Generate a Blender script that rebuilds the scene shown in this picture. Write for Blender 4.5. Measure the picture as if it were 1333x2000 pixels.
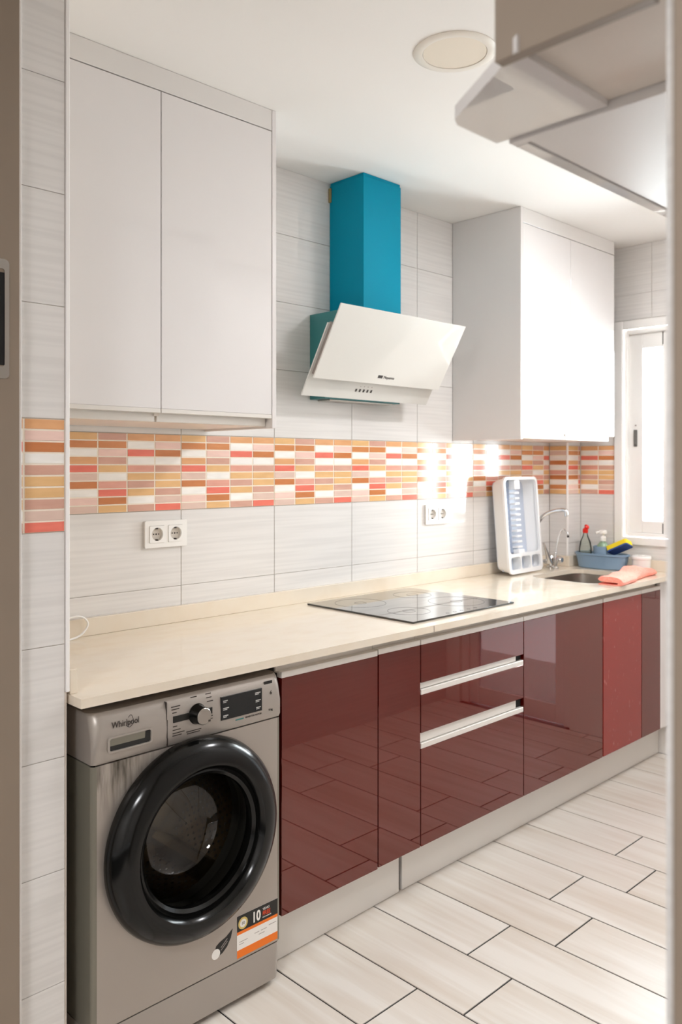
import bpy, bmesh, math, random
from math import sin, cos, pi, radians
from mathutils import Vector, Matrix
from mathutils.geometry import tessellate_polygon

random.seed(7)
S = bpy.context.scene
COL = S.collection
for o in list(bpy.data.objects):
    bpy.data.objects.remove(o)

# ------------------------------------------------------------------ camera, world, light, exposure
PSI = 0.7975
CAM = Vector((-0.8981, -2.3834, 1.4174))
cd = bpy.data.cameras.new('camera')
cam = bpy.data.objects.new('camera', cd)
COL.objects.link(cam)
cam.location = CAM
cam.rotation_euler = (pi / 2, 0, PSI - pi / 2)
cd.sensor_fit = 'AUTO'
cd.sensor_width = 36.0
cd.lens = 1627.18 / 2000 * 36
cd.shift_x = 0.0
cd.shift_y = -(1000 - 909.66) / 2000
cd.clip_start = 0.02
cd.dof.use_dof = True
cd.dof.focus_distance = 2.25
cd.dof.aperture_fstop = 4.0
S.camera = cam

w = bpy.data.worlds.new('daylight')
S.world = w
w.use_nodes = True
bg = w.node_tree.nodes['Background']
bg.inputs['Color'].default_value = (0.88, 0.95, 1.0, 1)
bg.inputs['Strength'].default_value = 24.0

def area(name, loc, rot, sx, sy, energy=0, portal=False, color=(1, 1, 1)):
    ld = bpy.data.lights.new(name, 'AREA')
    ld.shape = 'RECTANGLE'
    ld.size, ld.size_y = sx, sy
    ld.energy = energy
    ld.color = color
    if portal:
        ld.cycles.is_portal = True
    o = bpy.data.objects.new(name, ld)
    COL.objects.link(o)
    o.location = loc
    o.rotation_euler = rot
    return o
area('window_daylight_portal', (3.27, -0.715, 1.585), (0, radians(90), 0), 1.08, 0.76, portal=True)
area('balcony_door_daylight_portal', (3.27, -1.55, 1.07), (0, radians(90), 0), 2.1, 0.74, portal=True)
area('hall_fill_light', (-1.9, -2.3, 2.42), (0, 0, 0), 0.5, 0.5, energy=28, color=(0.98, 0.98, 1.0))  # fill light added in the unseen hall, not a known fixture

S.view_settings.view_transform = 'Standard'
S.view_settings.look = 'None'
S.view_settings.gamma = 1.0
S.view_settings.use_curve_mapping = False
S.view_settings.exposure = 0.90
S.cycles.max_bounces = 14
S.cycles.diffuse_bounces = 8
S.cycles.glossy_bounces = 6
S.cycles.transmission_bounces = 8
S.cycles.transparent_max_bounces = 12
S.cycles.sample_clamp_indirect = 6.0
S.cycles.use_denoising = True

# ------------------------------------------------------------------ materials
def lin(c):
    return tuple(((v / 255) / 12.92 if v / 255 <= 0.04045 else ((v / 255 + 0.055) / 1.055) ** 2.4) for v in c) + (1,)

def mat(name, rgb, rough=0.5, metal=0.0, spec=0.5, coat=0.0, noise=None, bump=None, trans=0.0, ior=1.45, alpha=1.0):
    """noise=(scale xyz, amount, rgb2); bump=(scale xyz, strength)"""
    m = bpy.data.materials.new(name)
    m.use_nodes = True
    nt = m.node_tree
    b = nt.nodes['Principled BSDF']
    b.inputs['Base Color'].default_value = lin(rgb)
    b.inputs['Roughness'].default_value = rough
    b.inputs['Metallic'].default_value = metal
    b.inputs['Specular IOR Level'].default_value = spec
    b.inputs['Coat Weight'].default_value = coat
    b.inputs['Coat Roughness'].default_value = 0.03
    b.inputs['Transmission Weight'].default_value = trans
    b.inputs['IOR'].default_value = ior
    geo = nt.nodes.new('ShaderNodeNewGeometry')
    def tex(sc, detail=3.0):
        mp = nt.nodes.new('ShaderNodeMapping')
        mp.inputs['Scale'].default_value = sc
        nt.links.new(geo.outputs['Position'], mp.inputs['Vector'])
        n = nt.nodes.new('ShaderNodeTexNoise')
        n.inputs['Scale'].default_value = 1.0
        n.inputs['Detail'].default_value = detail
        nt.links.new(mp.outputs[0], n.inputs['Vector'])
        return n
    if noise:
        sc, (lo, hi), rgb2 = noise
        n = tex(sc)
        r = nt.nodes.new('ShaderNodeValToRGB')
        r.color_ramp.elements[0].position = lo
        r.color_ramp.elements[1].position = hi
        r.color_ramp.elements[0].color = lin(rgb)
        r.color_ramp.elements[1].color = lin(rgb2)
        nt.links.new(n.outputs['Fac'], r.inputs['Fac'])
        nt.links.new(r.outputs['Color'], b.inputs['Base Color'])
    if bump:
        sc, st = bump
        n = tex(sc, 2.0)
        bp = nt.nodes.new('ShaderNodeBump')
        bp.inputs['Strength'].default_value = st
        bp.inputs['Distance'].default_value = 0.002
        nt.links.new(n.outputs['Fac'], bp.inputs['Height'])
        nt.links.new(bp.outputs['Normal'], b.inputs['Normal'])
    return m

def stripe_mat(name, rgb, rgb2, rough, strength):
    """glazed wall tile with fine wavy horizontal ridges; works on walls along X and along Y"""
    m = mat(name, rgb, rough)
    nt = m.node_tree
    b = nt.nodes['Principled BSDF']
    geo = [n for n in nt.nodes if n.bl_idname == 'ShaderNodeNewGeometry'][0]
    sep = nt.nodes.new('ShaderNodeSeparateXYZ')
    nt.links.new(geo.outputs['Position'], sep.inputs[0])
    def mth(op, a, v):
        n = nt.nodes.new('ShaderNodeMath'); n.operation = op
        nt.links.new(a, n.inputs[0])
        if isinstance(v, (int, float)): n.inputs[1].default_value = v
        else: nt.links.new(v, n.inputs[1])
        return n.outputs[0]
    h = mth('MULTIPLY', mth('ADD', sep.outputs['X'], sep.outputs['Y']), 2.6)
    z = mth('MULTIPLY', sep.outputs['Z'], 95.0)
    cmb = nt.nodes.new('ShaderNodeCombineXYZ')
    nt.links.new(h, cmb.inputs[0]); nt.links.new(z, cmb.inputs[2])
    n = nt.nodes.new('ShaderNodeTexNoise')
    n.inputs['Scale'].default_value = 1.0
    n.inputs['Detail'].default_value = 1.5
    n.inputs['Roughness'].default_value = 0.4
    nt.links.new(cmb.outputs[0], n.inputs['Vector'])
    r = nt.nodes.new('ShaderNodeValToRGB')
    r.color_ramp.elements[0].position = 0.36; r.color_ramp.elements[1].position = 0.60
    r.color_ramp.elements[0].color = lin(rgb2); r.color_ramp.elements[1].color = lin(rgb)
    nt.links.new(n.outputs['Fac'], r.inputs['Fac'])
    nt.links.new(r.outputs['Color'], b.inputs['Base Color'])
    bp = nt.nodes.new('ShaderNodeBump')
    bp.inputs['Strength'].default_value = strength
    bp.inputs['Distance'].default_value = 0.0012
    nt.links.new(n.outputs['Fac'], bp.inputs['Height'])
    nt.links.new(bp.outputs['Normal'], b.inputs['Normal'])
    return m

def glass_mat(name, tint=(1, 1, 1), refl=1.0):
    m = bpy.data.materials.new(name)
    m.use_nodes = True
    nt = m.node_tree
    nt.nodes.remove(nt.nodes['Principled BSDF'])
    out = nt.nodes['Material Output']
    tr = nt.nodes.new('ShaderNodeBsdfTransparent'); tr.inputs[0].default_value = tint + (1,)
    gl = nt.nodes.new('ShaderNodeBsdfGlossy'); gl.inputs['Roughness'].default_value = 0.02
    fr = nt.nodes.new('ShaderNodeFresnel'); fr.inputs['IOR'].default_value = 1.5
    mu = nt.nodes.new('ShaderNodeMath'); mu.operation = 'MULTIPLY'; mu.inputs[1].default_value = refl
    mx = nt.nodes.new('ShaderNodeMixShader')
    nt.links.new(fr.outputs[0], mu.inputs[0]); nt.links.new(mu.outputs[0], mx.inputs[0])
    nt.links.new(tr.outputs[0], mx.inputs[1]); nt.links.new(gl.outputs[0], mx.inputs[2])
    nt.links.new(mx.outputs[0], out.inputs['Surface'])
    return m

M = {}
M['paint'] = mat('wall_paint', (240, 236, 231), 0.6)
M['ceiling'] = mat('ceiling_paint', (243, 240, 236), 0.7, bump=((30, 30, 30), 0.03))
M['grout'] = mat('grey_grout', (190, 182, 173), 0.8)
M['grout_light'] = mat('pale_grout', (216, 206, 195), 0.8)
M['floor_grout'] = mat('dark_floor_grout', (44, 41, 42), 0.8)
M['tile'] = stripe_mat('ridged_white_tile', (227, 224, 221), (220, 217, 214), 0.06, 0.07)
M['band'] = mat('mosaic_backing', (246, 236, 220), 0.15)
PAL = {'o': (222, 166, 118), 'y': (226, 182, 128), 'n': (206, 136, 86), 'b': (198, 124, 76), 'r': (230, 120, 102),
       'p': (236, 202, 190), 'k': (220, 192, 178), 'd': (208, 162, 144), 's': (222, 162, 144), 'w': (242, 239, 234)}
for k, c in PAL.items():
    c2 = tuple(min(255, v + 10) for v in c)
    M['mosaic_' + k] = mat('mosaic_' + k, c, 0.10, noise=((14, 14, 60), (0.35, 0.7), c2))
M['white_gloss'] = mat('white_gloss_lacquer', (230, 227, 226), 0.02)
M['white_side'] = mat('white_melamine', (226, 222, 220), 0.35)
M['white_fascia'] = mat('white_gloss_fascia', (228, 225, 222), 0.18)
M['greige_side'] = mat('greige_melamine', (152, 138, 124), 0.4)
M['under'] = mat('melamine_underside', (228, 219, 210), 0.25)
M['alu'] = mat('white_anodised_profile', (226, 222, 216), 0.3, metal=0.15)
M['red'] = mat('red_gloss_lacquer', (80, 5, 1), 0.01, spec=1.0, ior=1.6)
M['red'].node_tree.nodes['Principled BSDF'].inputs['Specular Tint'].default_value = (1.0, 0.62, 0.56, 1)
M['red_film'] = mat('scuffed_red_lacquer', (146, 50, 44), 0.2, noise=((60, 60, 26), (0.66, 0.84), (180, 100, 92)))
M['carcass'] = mat('carcass_board', (96, 92, 88), 0.6)
M['dark'] = mat('dark_gap', (18, 16, 15), 0.8)
M['stone'] = mat('cream_quartz', (230, 219, 202), 0.06, noise=((9, 16, 9), (0.45, 0.75), (226, 212, 192)))
M['stone_edge'] = M['stone']
M['hob'] = mat('black_ceramic_glass', (10, 10, 11), 0.03, coat=1.0)
M['hob_print'] = mat('grey_zone_print', (40, 39, 38), 0.2)
M['steel'] = mat('brushed_steel', (178, 172, 165), 0.28, metal=1.0, bump=((40, 4, 4), 0.05))
M['chrome'] = mat('chrome', (225, 225, 225), 0.06, metal=1.0)
M['teal'] = mat('teal_hood_paint', (0, 138, 166), 0.42, spec=0.12)
M['teal_body'] = mat('teal_hood_body', (52, 120, 122), 0.3)
M['hood_glass'] = mat('white_back_painted_glass', (224, 222, 216), 0.04, coat=0.5)
M['hood_glass_low'] = mat('white_glass_control_strip', (216, 215, 210), 0.05, coat=0.5)
M['grey_plastic'] = mat('grey_plastic', (150, 140, 135), 0.4)
M['latch_grey'] = mat('dark_grey_latch', (104, 102, 98), 0.4)
M['brown_tape'] = mat('beige_bracket', (150, 135, 90), 0.6)
M['print'] = mat('dark_print', (52, 44, 40), 0.5)
M['white_plastic'] = mat('white_plastic', (240, 238, 234), 0.22)
M['socket_well'] = mat('socket_well', (205, 198, 188), 0.35)
M['jamb'] = mat('greige_door_frame', (136, 121, 106), 0.4)
M['trim_white'] = mat('white_metal_trim', (245, 242, 240), 0.25)
M['frame_white'] = mat('white_window_frame', (240, 238, 235), 0.3)
M['glass'] = glass_mat('window_glass', (0.97, 0.98, 0.97))
M['dimmed_glass'] = glass_mat('dimmed_door_glass', (0.20, 0.20, 0.20))  # dark tint added to cut the daylight and reflections from the balcony door
M['lamp'] = mat('lamp_diffuser', (236, 226, 210), 0.4)
M['lamp_ring'] = mat('lamp_ring', (236, 230, 220), 0.35)
M['rack_white'] = mat('white_rack_plastic', (240, 240, 240), 0.3)
M['rack_blue'] = mat('pale_blue_rack_plastic', (196, 206, 222), 0.3)
M['tub_blue'] = mat('grey_blue_plastic', (134, 160, 184), 0.3)
M['yellow'] = mat('yellow_sponge', (240, 212, 40), 0.9, bump=((500, 500, 500), 0.6))
M['navy'] = mat('blue_scourer', (50, 80, 140), 0.95)
M['coral'] = mat('coral_cloth', (250, 154, 136), 0.95, noise=((160, 160, 160), (0.4, 0.7), (252, 172, 156)), bump=((600, 600, 600), 0.5))
M['red_cap'] = mat('red_cap', (222, 40, 28), 0.3)
M['bottle'] = glass_mat('clear_plastic', (0.90, 0.94, 0.90))
M['green_liquid'] = mat('dark_green_liquid', (38, 66, 44), 0.1, trans=0.3)
M['soap'] = mat('pale_green_soap', (170, 200, 170), 0.2, trans=0.4)
M['wm_panel'] = mat('silver_panel_plastic', (168, 160, 152), 0.35, metal=0.35)
M['wm_side'] = mat('wm_side_paint', (128, 124, 112), 0.4, metal=0.3)
M['wm_black'] = mat('black_gloss_plastic', (9, 9, 8), 0.17, spec=0.4)
M['wm_glass'] = glass_mat('tinted_door_glass', (0.78, 0.76, 0.70), 1.2)
M['drum'] = mat('drum_steel', (170, 160, 145), 0.25, metal=1.0)
M['rubber'] = mat('dark_rubber', (34, 33, 31), 0.6)
M['screen'] = mat('dark_display', (30, 32, 32), 0.12)
M['legend'] = mat('white_legend', (190, 188, 184), 0.5)
M['legend_green'] = mat('teal_legend', (60, 120, 115), 0.5)
M['orange'] = mat('orange_sticker', (238, 118, 22), 0.4)
M['sticker_white'] = mat('white_sticker', (236, 232, 226), 0.4)
M['sticker_black'] = mat('black_sticker', (28, 27, 24), 0.35)
M['sticker_red'] = mat('red_orange_print', (226, 72, 28), 0.4)
M['sticker_gold'] = mat('gold_print', (214, 190, 110), 0.4)
M['concrete'] = mat('balcony_concrete', (200, 195, 188), 0.8)

# washing machine front: silver with dark grime streaks under the drawer
def wm_front():
    m = mat('silver_steel_front', (172, 163, 154), 0.36, metal=0.4)
    nt = m.node_tree; b = nt.nodes['Principled BSDF']
    geo = [n for n in nt.nodes if n.bl_idname == 'ShaderNodeNewGeometry'][0]
    sep = nt.nodes.new('ShaderNodeSeparateXYZ'); nt.links.new(geo.outputs['Position'], sep.inputs[0])
    def rng(src, a, b_, c, d):
        n = nt.nodes.new('ShaderNodeMapRange'); n.inputs[1].default_value = a; n.inputs[2].default_value = b_
        n.inputs[3].default_value = c; n.inputs[4].default_value = d; nt.links.new(src, n.inputs[0]); return n.outputs[0]
    def mul(a, b_):
        n = nt.nodes.new('ShaderNodeMath'); n.operation = 'MULTIPLY'; nt.links.new(a, n.inputs[0]); nt.links.new(b_, n.inputs[1]); return n.outputs[0]
    mp = nt.nodes.new('ShaderNodeMapping'); mp.inputs['Scale'].default_value = (75, 3, 9)
    nt.links.new(geo.outputs['Position'], mp.inputs[0])
    n = nt.nodes.new('ShaderNodeTexNoise'); n.inputs['Scale'].default_value = 1; n.inputs['Detail'].default_value = 3
    nt.links.new(mp.outputs[0], n.inputs['Vector'])
    fac = rng(n.outputs['Fac'], 0.40, 0.66, 0, 1)
    mask = mul(rng(sep.outputs['X'], 0.20, 0.10, 0, 1), rng(sep.outputs['Z'], 0.60, 0.70, 0, 1))
    f = mul(fac, mask)
    mx = nt.nodes.new('ShaderNodeMix'); mx.data_type = 'RGBA'
    mx.inputs[6].default_value = lin((172, 163, 154)); mx.inputs[7].default_value = lin((84, 78, 68))
    nt.links.new(f, mx.inputs[0]); nt.links.new(mx.outputs[2], b.inputs['Base Color'])
    return m
M['wm_front'] = wm_front()

def plank_mat():
    m = mat('pale_wood_look_porcelain', (226, 216, 203), 0.3)
    nt = m.node_tree; b = nt.nodes['Principled BSDF']
    geo = [n for n in nt.nodes if n.bl_idname == 'ShaderNodeNewGeometry'][0]
    oi = nt.nodes.new('ShaderNodeObjectInfo')
    off = nt.nodes.new('ShaderNodeVectorMath'); off.operation = 'SCALE'; off.inputs['Scale'].default_value = 7.0
    loc = nt.nodes.new('ShaderNodeVectorMath'); loc.operation = 'ADD'
    nt.links.new(oi.outputs['Location'], off.inputs[0])
    nt.links.new(geo.outputs['Position'], loc.inputs[0]); nt.links.new(off.outputs[0], loc.inputs[1])
    def tex(sc, d):
        mp = nt.nodes.new('ShaderNodeMapping'); mp.inputs['Scale'].default_value = sc
        nt.links.new(loc.outputs[0], mp.inputs[0])
        n = nt.nodes.new('ShaderNodeTexNoise'); n.inputs['Scale'].default_value = 1; n.inputs['Detail'].default_value = d
        n.inputs['Distortion'].default_value = 0.6
        nt.links.new(mp.outputs[0], n.inputs['Vector']); return n
    a = tex((26, 1.6, 1), 4); c = tex((7, 1.0, 1), 2)
    ad = nt.nodes.new('ShaderNodeMath'); ad.operation = 'ADD'
    nt.links.new(a.outputs['Fac'], ad.inputs[0]); nt.links.new(c.outputs['Fac'], ad.inputs[1])
    r = nt.nodes.new('ShaderNodeValToRGB')
    e = r.color_ramp.elements
    e[0].position = 0.36; e[0].color = lin((214, 203, 190)); e[1].position = 0.58; e[1].color = lin((230, 224, 216))
    hf = nt.nodes.new('ShaderNodeMath'); hf.operation = 'MULTIPLY'; hf.inputs[1].default_value = 0.5
    nt.links.new(ad.outputs[0], hf.inputs[0]); nt.links.new(hf.outputs[0], r.inputs['Fac'])
    nt.links.new(r.outputs['Color'], b.inputs['Base Color'])
    return m
M['plank'] = plank_mat()

# ------------------------------------------------------------------ helpers
def tobj(name, me, parent=None, loc=None):
    o = bpy.data.objects.new(name, me)
    COL.objects.link(o)
    if parent is not None:
        o.parent = parent
    if loc is not None:
        o.location = loc
    return o

def root_of(o):
    while o.parent is not None:
        o = o.parent
    return o

def obj(name, bm, m, parent=None, smooth=False, label=None, local=False, auto=True):
    """bm in world coordinates; shifted into the thing's frame unless local"""
    if parent is not None and not local:
        bmesh.ops.translate(bm, verts=bm.verts, vec=-Vector(root_of(parent).location))
    bmesh.ops.recalc_face_normals(bm, faces=bm.faces)
    me = bpy.data.meshes.new(name)
    bm.to_mesh(me); bm.free()
    me.materials.append(M[m] if isinstance(m, str) else m)
    if smooth:
        for p in me.polygons: p.use_smooth = True
        if auto:
            try: me.set_sharp_from_angle(angle=radians(38))
            except Exception: pass
    o = tobj(name, me, parent)
    if label: o['label'] = label
    return o

def thing(name, label, cat, loc=(0, 0, 0), rot=(0, 0, 0), group=None):
    o = bpy.data.objects.new(name, None)
    o.empty_display_size = 0.05
    COL.objects.link(o)
    o.location = loc; o.rotation_euler = rot
    o['label'] = label; o['category'] = cat
    if group: o['group'] = group
    return o

def tag(o, label, cat, group=None):
    o['label'] = label; o['category'] = cat
    if group: o['group'] = group
    return o

def struct(name, bm, m):
    o = obj(name, bm, m)
    o['kind'] = 'structure'
    return o

def box(x0, x1, y0, y1, z0, z1, bev=0.0, bm=None, seg=1):
    t = bmesh.new()
    bmesh.ops.create_cube(t, size=1)
    for v in t.verts:
        v.co = Vector(((x0 + x1) / 2 + v.co.x * abs(x1 - x0), (y0 + y1) / 2 + v.co.y * abs(y1 - y0), (z0 + z1) / 2 + v.co.z * abs(z1 - z0)))
    if bev > 0:
        bmesh.ops.bevel(t, geom=list(t.edges), offset=bev, segments=seg, affect='EDGES', profile=0.5)
    if bm is None: return t
    me = bpy.data.meshes.new('t'); t.to_mesh(me); t.free(); bm.from_mesh(me); bpy.data.meshes.remove(me)
    return bm

def merge(*bms):
    r = bmesh.new()
    for b in bms:
        me = bpy.data.meshes.new('t'); b.to_mesh(me); b.free(); r.from_mesh(me); bpy.data.meshes.remove(me)
    return r

def xf(bm, mtx):
    bmesh.ops.transform(bm, matrix=mtx, verts=bm.verts)
    return bm

def lathe(prof, n=48, axis='Z', center=(0, 0, 0), closed=False):
    """prof: (r, h) pairs revolved round the axis"""
    bm = bmesh.new(); rings = []
    for r, h in prof:
        ring = []
        if r < 1e-6:
            ring = [bm.verts.new((0, 0, h))] * n
        else:
            ring = [bm.verts.new((r * cos(2 * pi * i / n), r * sin(2 * pi * i / n), h)) for i in range(n)]
        rings.append(ring)
    pairs = list(zip(rings, rings[1:])) + ([(rings[-1], rings[0])] if closed else [])
    for a, b in pairs:
        for i in range(n):
            j = (i + 1) % n
            vs = []
            for v in (a[i], a[j], b[j], b[i]):
                if v not in vs: vs.append(v)
            if len(vs) >= 3:
                try: bm.faces.new(vs)
                except ValueError: pass
    if axis == 'Y':      # h runs along -Y (towards the viewer)
        xf(bm, Matrix.Rotation(radians(90), 4, 'X'))
    xf(bm, Matrix.Translation(center))
    return bm

def spline(pts, n=8):
    P = [Vector(p) for p in pts]
    if len(P) < 3: return P
    out = []
    for i in range(len(P) - 1):
        p0 = P[max(i - 1, 0)]; p1 = P[i]; p2 = P[i + 1]; p3 = P[min(i + 2, len(P) - 1)]
        for k in range(n):
            t = k / n
            out.append(0.5 * ((2 * p1) + (p2 - p0) * t + (2 * p0 - 5 * p1 + 4 * p2 - p3) * t * t + (3 * p1 - p0 - 3 * p2 + p3) * t ** 3))
    out.append(P[-1])
    return out

def tube(pts, r, n=10, smooth=8, cap=True):
    P = spline(pts, smooth); bm = bmesh.new(); rings = []
    rr = r if callable(r) else (lambda t: r)
    up = None
    for i, p in enumerate(P):
        d = (P[min(i + 1, len(P) - 1)] - P[max(i - 1, 0)]).normalized()
        if up is None:
            up = d.orthogonal().normalized()
        up = (up - d * up.dot(d)).normalized()
        s = d.cross(up)
        R = rr(i / (len(P) - 1))
        rings.append([bm.verts.new(p + (up * cos(2 * pi * k / n) + s * sin(2 * pi * k / n)) * R) for k in range(n)])
    for a, b in zip(rings, rings[1:]):
        for k in range(n):
            bm.faces.new((a[k], a[(k + 1) % n], b[(k + 1) % n], b[k]))
    if cap:
        bm.faces.new(rings[0]); bm.faces.new(rings[-1])
    return bm

def rrect(x0, x1, y0, y1, r, n=6):
    pts = []
    for cx, cy, a0 in ((x1 - r, y1 - r, 0), (x0 + r, y1 - r, 90), (x0 + r, y0 + r, 180), (x1 - r, y0 + r, 270)):
        for k in range(n + 1):
            a = radians(a0 + 90 * k / n)
            pts.append((cx + r * cos(a), cy + r * sin(a)))
    return pts

def plate(outer, holes, h0, h1, plane='Z'):
    """flat plate with holes: outline (a, b) lists; extruded from h0 to h1 along Z or along Y"""
    loops = [outer] + holes
    def P(a, b, h): return Vector((a, b, h)) if plane == 'Z' else Vector((a, h, b))
    bm = bmesh.new()
    lo = [[bm.verts.new(P(a, b, h0)) for a, b in lp] for lp in loops]
    hi = [[bm.verts.new(P(a, b, h1)) for a, b in lp] for lp in loops]
    tris = tessellate_polygon([[Vector((a, b, 0)) for a, b in lp] for lp in loops])
    fl = [v for lp in lo for v in lp]; fh = [v for lp in hi for v in lp]
    for t in tris:
        for f in (fl, fh):
            try: bm.faces.new([f[i] for i in t])
            except ValueError: pass
    for a, b in zip(lo, hi):
        n = len(a)
        for i in range(n):
            bm.faces.new((a[i], a[(i + 1) % n], b[(i + 1) % n], b[i]))
    return bm

def loft(outs, cap=True):
    """outs: list of equal-length lists of Vector"""
    bm = bmesh.new()
    R = [[bm.verts.new(p) for p in o] for o in outs]
    for a, b in zip(R, R[1:]):
        n = len(a)
        for i in range(n):
            bm.faces.new((a[i], a[(i + 1) % n], b[(i + 1) % n], b[i]))
    if cap:
        bm.faces.new(R[0]); bm.faces.new(R[-1])
    return bm

def text(name, body, size, loc, m, parent, rot=None, align='LEFT', sx=1.0, ext=0.0003, label=None, shear=0.0, bold=0.0):
    """flat lettering facing -Y unless rot is given"""
    cu = bpy.data.curves.new(name, 'FONT')
    cu.body = body; cu.size = size; cu.extrude = ext; cu.align_x = align; cu.resolution_u = 3; cu.shear = shear; cu.offset = bold
    t = bpy.data.objects.new(name, cu); COL.objects.link(t)
    dg = bpy.context.evaluated_depsgraph_get()
    me = bpy.data.meshes.new_from_object(t.evaluated_get(dg))
    bpy.data.objects.remove(t); bpy.data.curves.remove(cu)
    R = (rot if rot is not None else Matrix.Rotation(radians(90), 4, 'X'))
    me.transform(Matrix.Translation(Vector(loc) - Vector(root_of(parent).location)) @ R @ Matrix.Diagonal((sx, 1, 1, 1)))
    me.materials.clear(); me.materials.append(M[m])
    o = tobj(name, me, parent)
    if label: o['label'] = label
    return o

# ------------------------------------------------------------------ setting: shell
CEIL = 2.53
XE = 3.10            # far wall
YR = -2.02           # right wall
struct('floor', box(-3.0, XE + 0.2, -4.0, 0.3, -0.06, -0.003), 'floor_grout')
floor = bpy.data.objects['floor']
struct('ceiling', box(-3.0, XE + 0.2, -4.0, 0.3, CEIL, CEIL + 0.08), 'ceiling')
wall_left = struct('wall_left', box(-0.14, XE + 0.2, 0.004, 0.2, 0, CEIL), 'grout')
# far wall with window and balcony door openings
WY0, WY1, WZ0, WZ1 = -0.335, -1.095, 1.045, 2.125
DY0, DY1, DZ1 = -1.18, -1.92, 2.12
fw = bmesh.new()
x0, x1 = XE + 0.004, XE + 0.2
box(x0, x1, WY0, 0.004, 0, CEIL, bm=fw)
box(x0, x1, WY1, WY0, 0, WZ0, bm=fw)
box(x0, x1, WY1, WY0, WZ1, CEIL, bm=fw)
box(x0, x1, DY0, WY1, 0, CEIL, bm=fw)
box(x0, x1, DY1, DY0, DZ1, CEIL, bm=fw)
box(x0, x1, -4.0, DY1, 0, CEIL, bm=fw)
wall_far = struct('wall_far', fw, 'paint')
struct('wall_right', box(-0.095, XE + 0.004, YR - 0.1, YR, 0, CEIL), 'tile')
pier = struct('wall_near_left', box(-0.136, -0.024, -0.596, 0.004, 0, CEIL), 'grout_light')
struct('wall_near_left_return', box(-0.32, -0.138, -0.60, 0.3, 0, CEIL), 'paint')
struct('wall_near_right', box(-0.305, -0.14, -4.0, -2.16, 0, CEIL), 'paint')
corner_box = struct('wall_corner_box', box(2.974, XE + 0.004, -0.104, 0.004, 0, CEIL), 'grout')
struct('wall_hall_back', box(-3.1, -3.0, -4.0, 0.3, 0, CEIL), 'paint')
struct('wall_hall_left', box(-3.0, -0.32, 0.2, 0.3, 0, CEIL), 'paint')
struct('wall_hall_right', box(-3.0, XE + 0.2, -4.1, -4.0, 0, CEIL), 'paint')
# door frame of the doorway the picture is taken through
door = struct('door_1', box(-0.315, -0.150, -0.640, -0.603, 0, CEIL, 0.002), 'jamb')
jr = obj('jamb', box(-0.318, -0.150, -2.30, -2.124, 0, CEIL, 0.003), 'jamb', door)
sp = obj('strike_plate', plate(rrect(-0.235, -0.174, 1.60, 1.85, 0.01), [rrect(-0.226, -0.1835, 1.625, 1.83, 0.006)], -0.6425, -0.6395, 'Y'), 'steel', door)
obj('latch_slot', box(-0.226, -0.176, -0.6415, -0.640, 1.628, 1.822), 'dark', door)
struct('trim_1', box(-0.1455, -0.134, -0.612, -0.601, 0, CEIL, 0.001), 'trim_white')      # beside the door frame
struct('trim_2', box(-0.0285, -0.0195, -0.6035, -0.590, 0.905, CEIL, 0.0015), 'trim_white')  # pier corner
struct('trim_3', box(2.966, 2.975, -0.1105, -0.101, 0.95, 1.545, 0.001), 'trim_white')     # pipe box corner

# ------------------------------------------------------------------ tiles
cache = {}
def slab_mesh(kind, wd, ht, th, bev, m):
    key = (kind, round(wd, 4), round(ht, 4), m)
    if key not in cache:
        b = box(0, wd, 0, th, 0, ht)
        front = [e for e in b.edges if all(abs(v.co.y) < 1e-6 for v in e.verts)]
        bmesh.ops.bevel(b, geom=front, offset=bev, segments=1, affect='EDGES')
        bmesh.ops.recalc_face_normals(b, faces=b.faces)
        me = bpy.data.meshes.new(kind); b.to_mesh(me); b.free(); me.materials.append(M[m])
        cache[key] = me
    return cache[key]

ROW, TW = 0.2537, 0.407
PC = ['yb', 'dn', 'ow', 'oo']
COLS = [list('ynwrwkbwpk'), list('dnpdywsrby'), list('owrwsydywd'), list('opbwdyydkr')]
COLS[0] = list('ynworkbwpk')
J = 0.0013; JZ = 0.0007
def put(kind, parent, face, base, a0, z0, wd, ht, th, bev, m, prot=0.0):
    """face 'Y': plane y=base facing -Y, a runs +X. face 'X': plane x=base facing -X, a runs -Y"""
    me = slab_mesh(kind, wd, ht, th, bev, m)
    o = bpy.data.objects.new(kind, me); COL.objects.link(o); o.parent = parent
    if face == 'Y':
        o.location = (a0, base - prot, z0)
    else:
        o.location = (base - prot, -a0, z0); o.rotation_euler = (0, 0, -pi / 2)
    return o

def plain(parent, face, base, a0, a1, z0, z1):
    put('wall_tile', parent, face, base, a0 + J, z0 + JZ, a1 - a0 - 2 * J, z1 - z0 - 2 * JZ, 0.004, 0.0007, 'tile')

def mosaic(parent, face, base, a0, a1, z0, cols):
    """cols: list of (a_start, a_end, letters)"""
    t = put('mosaic_tile', parent, face, base + 0.0012, a0 + J * 0.6, z0 + J, a1 - a0 - 1.2 * J, ROW - 2 * J, 0.0028, 0.0004, 'band')
    ph = ROW / 10
    g = 0.0026
    for b0, b1, s in cols:
        for r in range(10):
            me = slab_mesh('mosaic_piece', b1 - b0 - 2 * g, ph - 2 * g + 0.0012, 0.0012, 0.0004, 'mosaic_' + s[r])
            o = bpy.data.objects.new('mosaic_piece', me); COL.objects.link(o); o.parent = t
            o.location = (b0 + g - (a0 + J * 0.6), -0.0012, (ROW - (r + 1) * ph) + g - 0.0006 - J)

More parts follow.
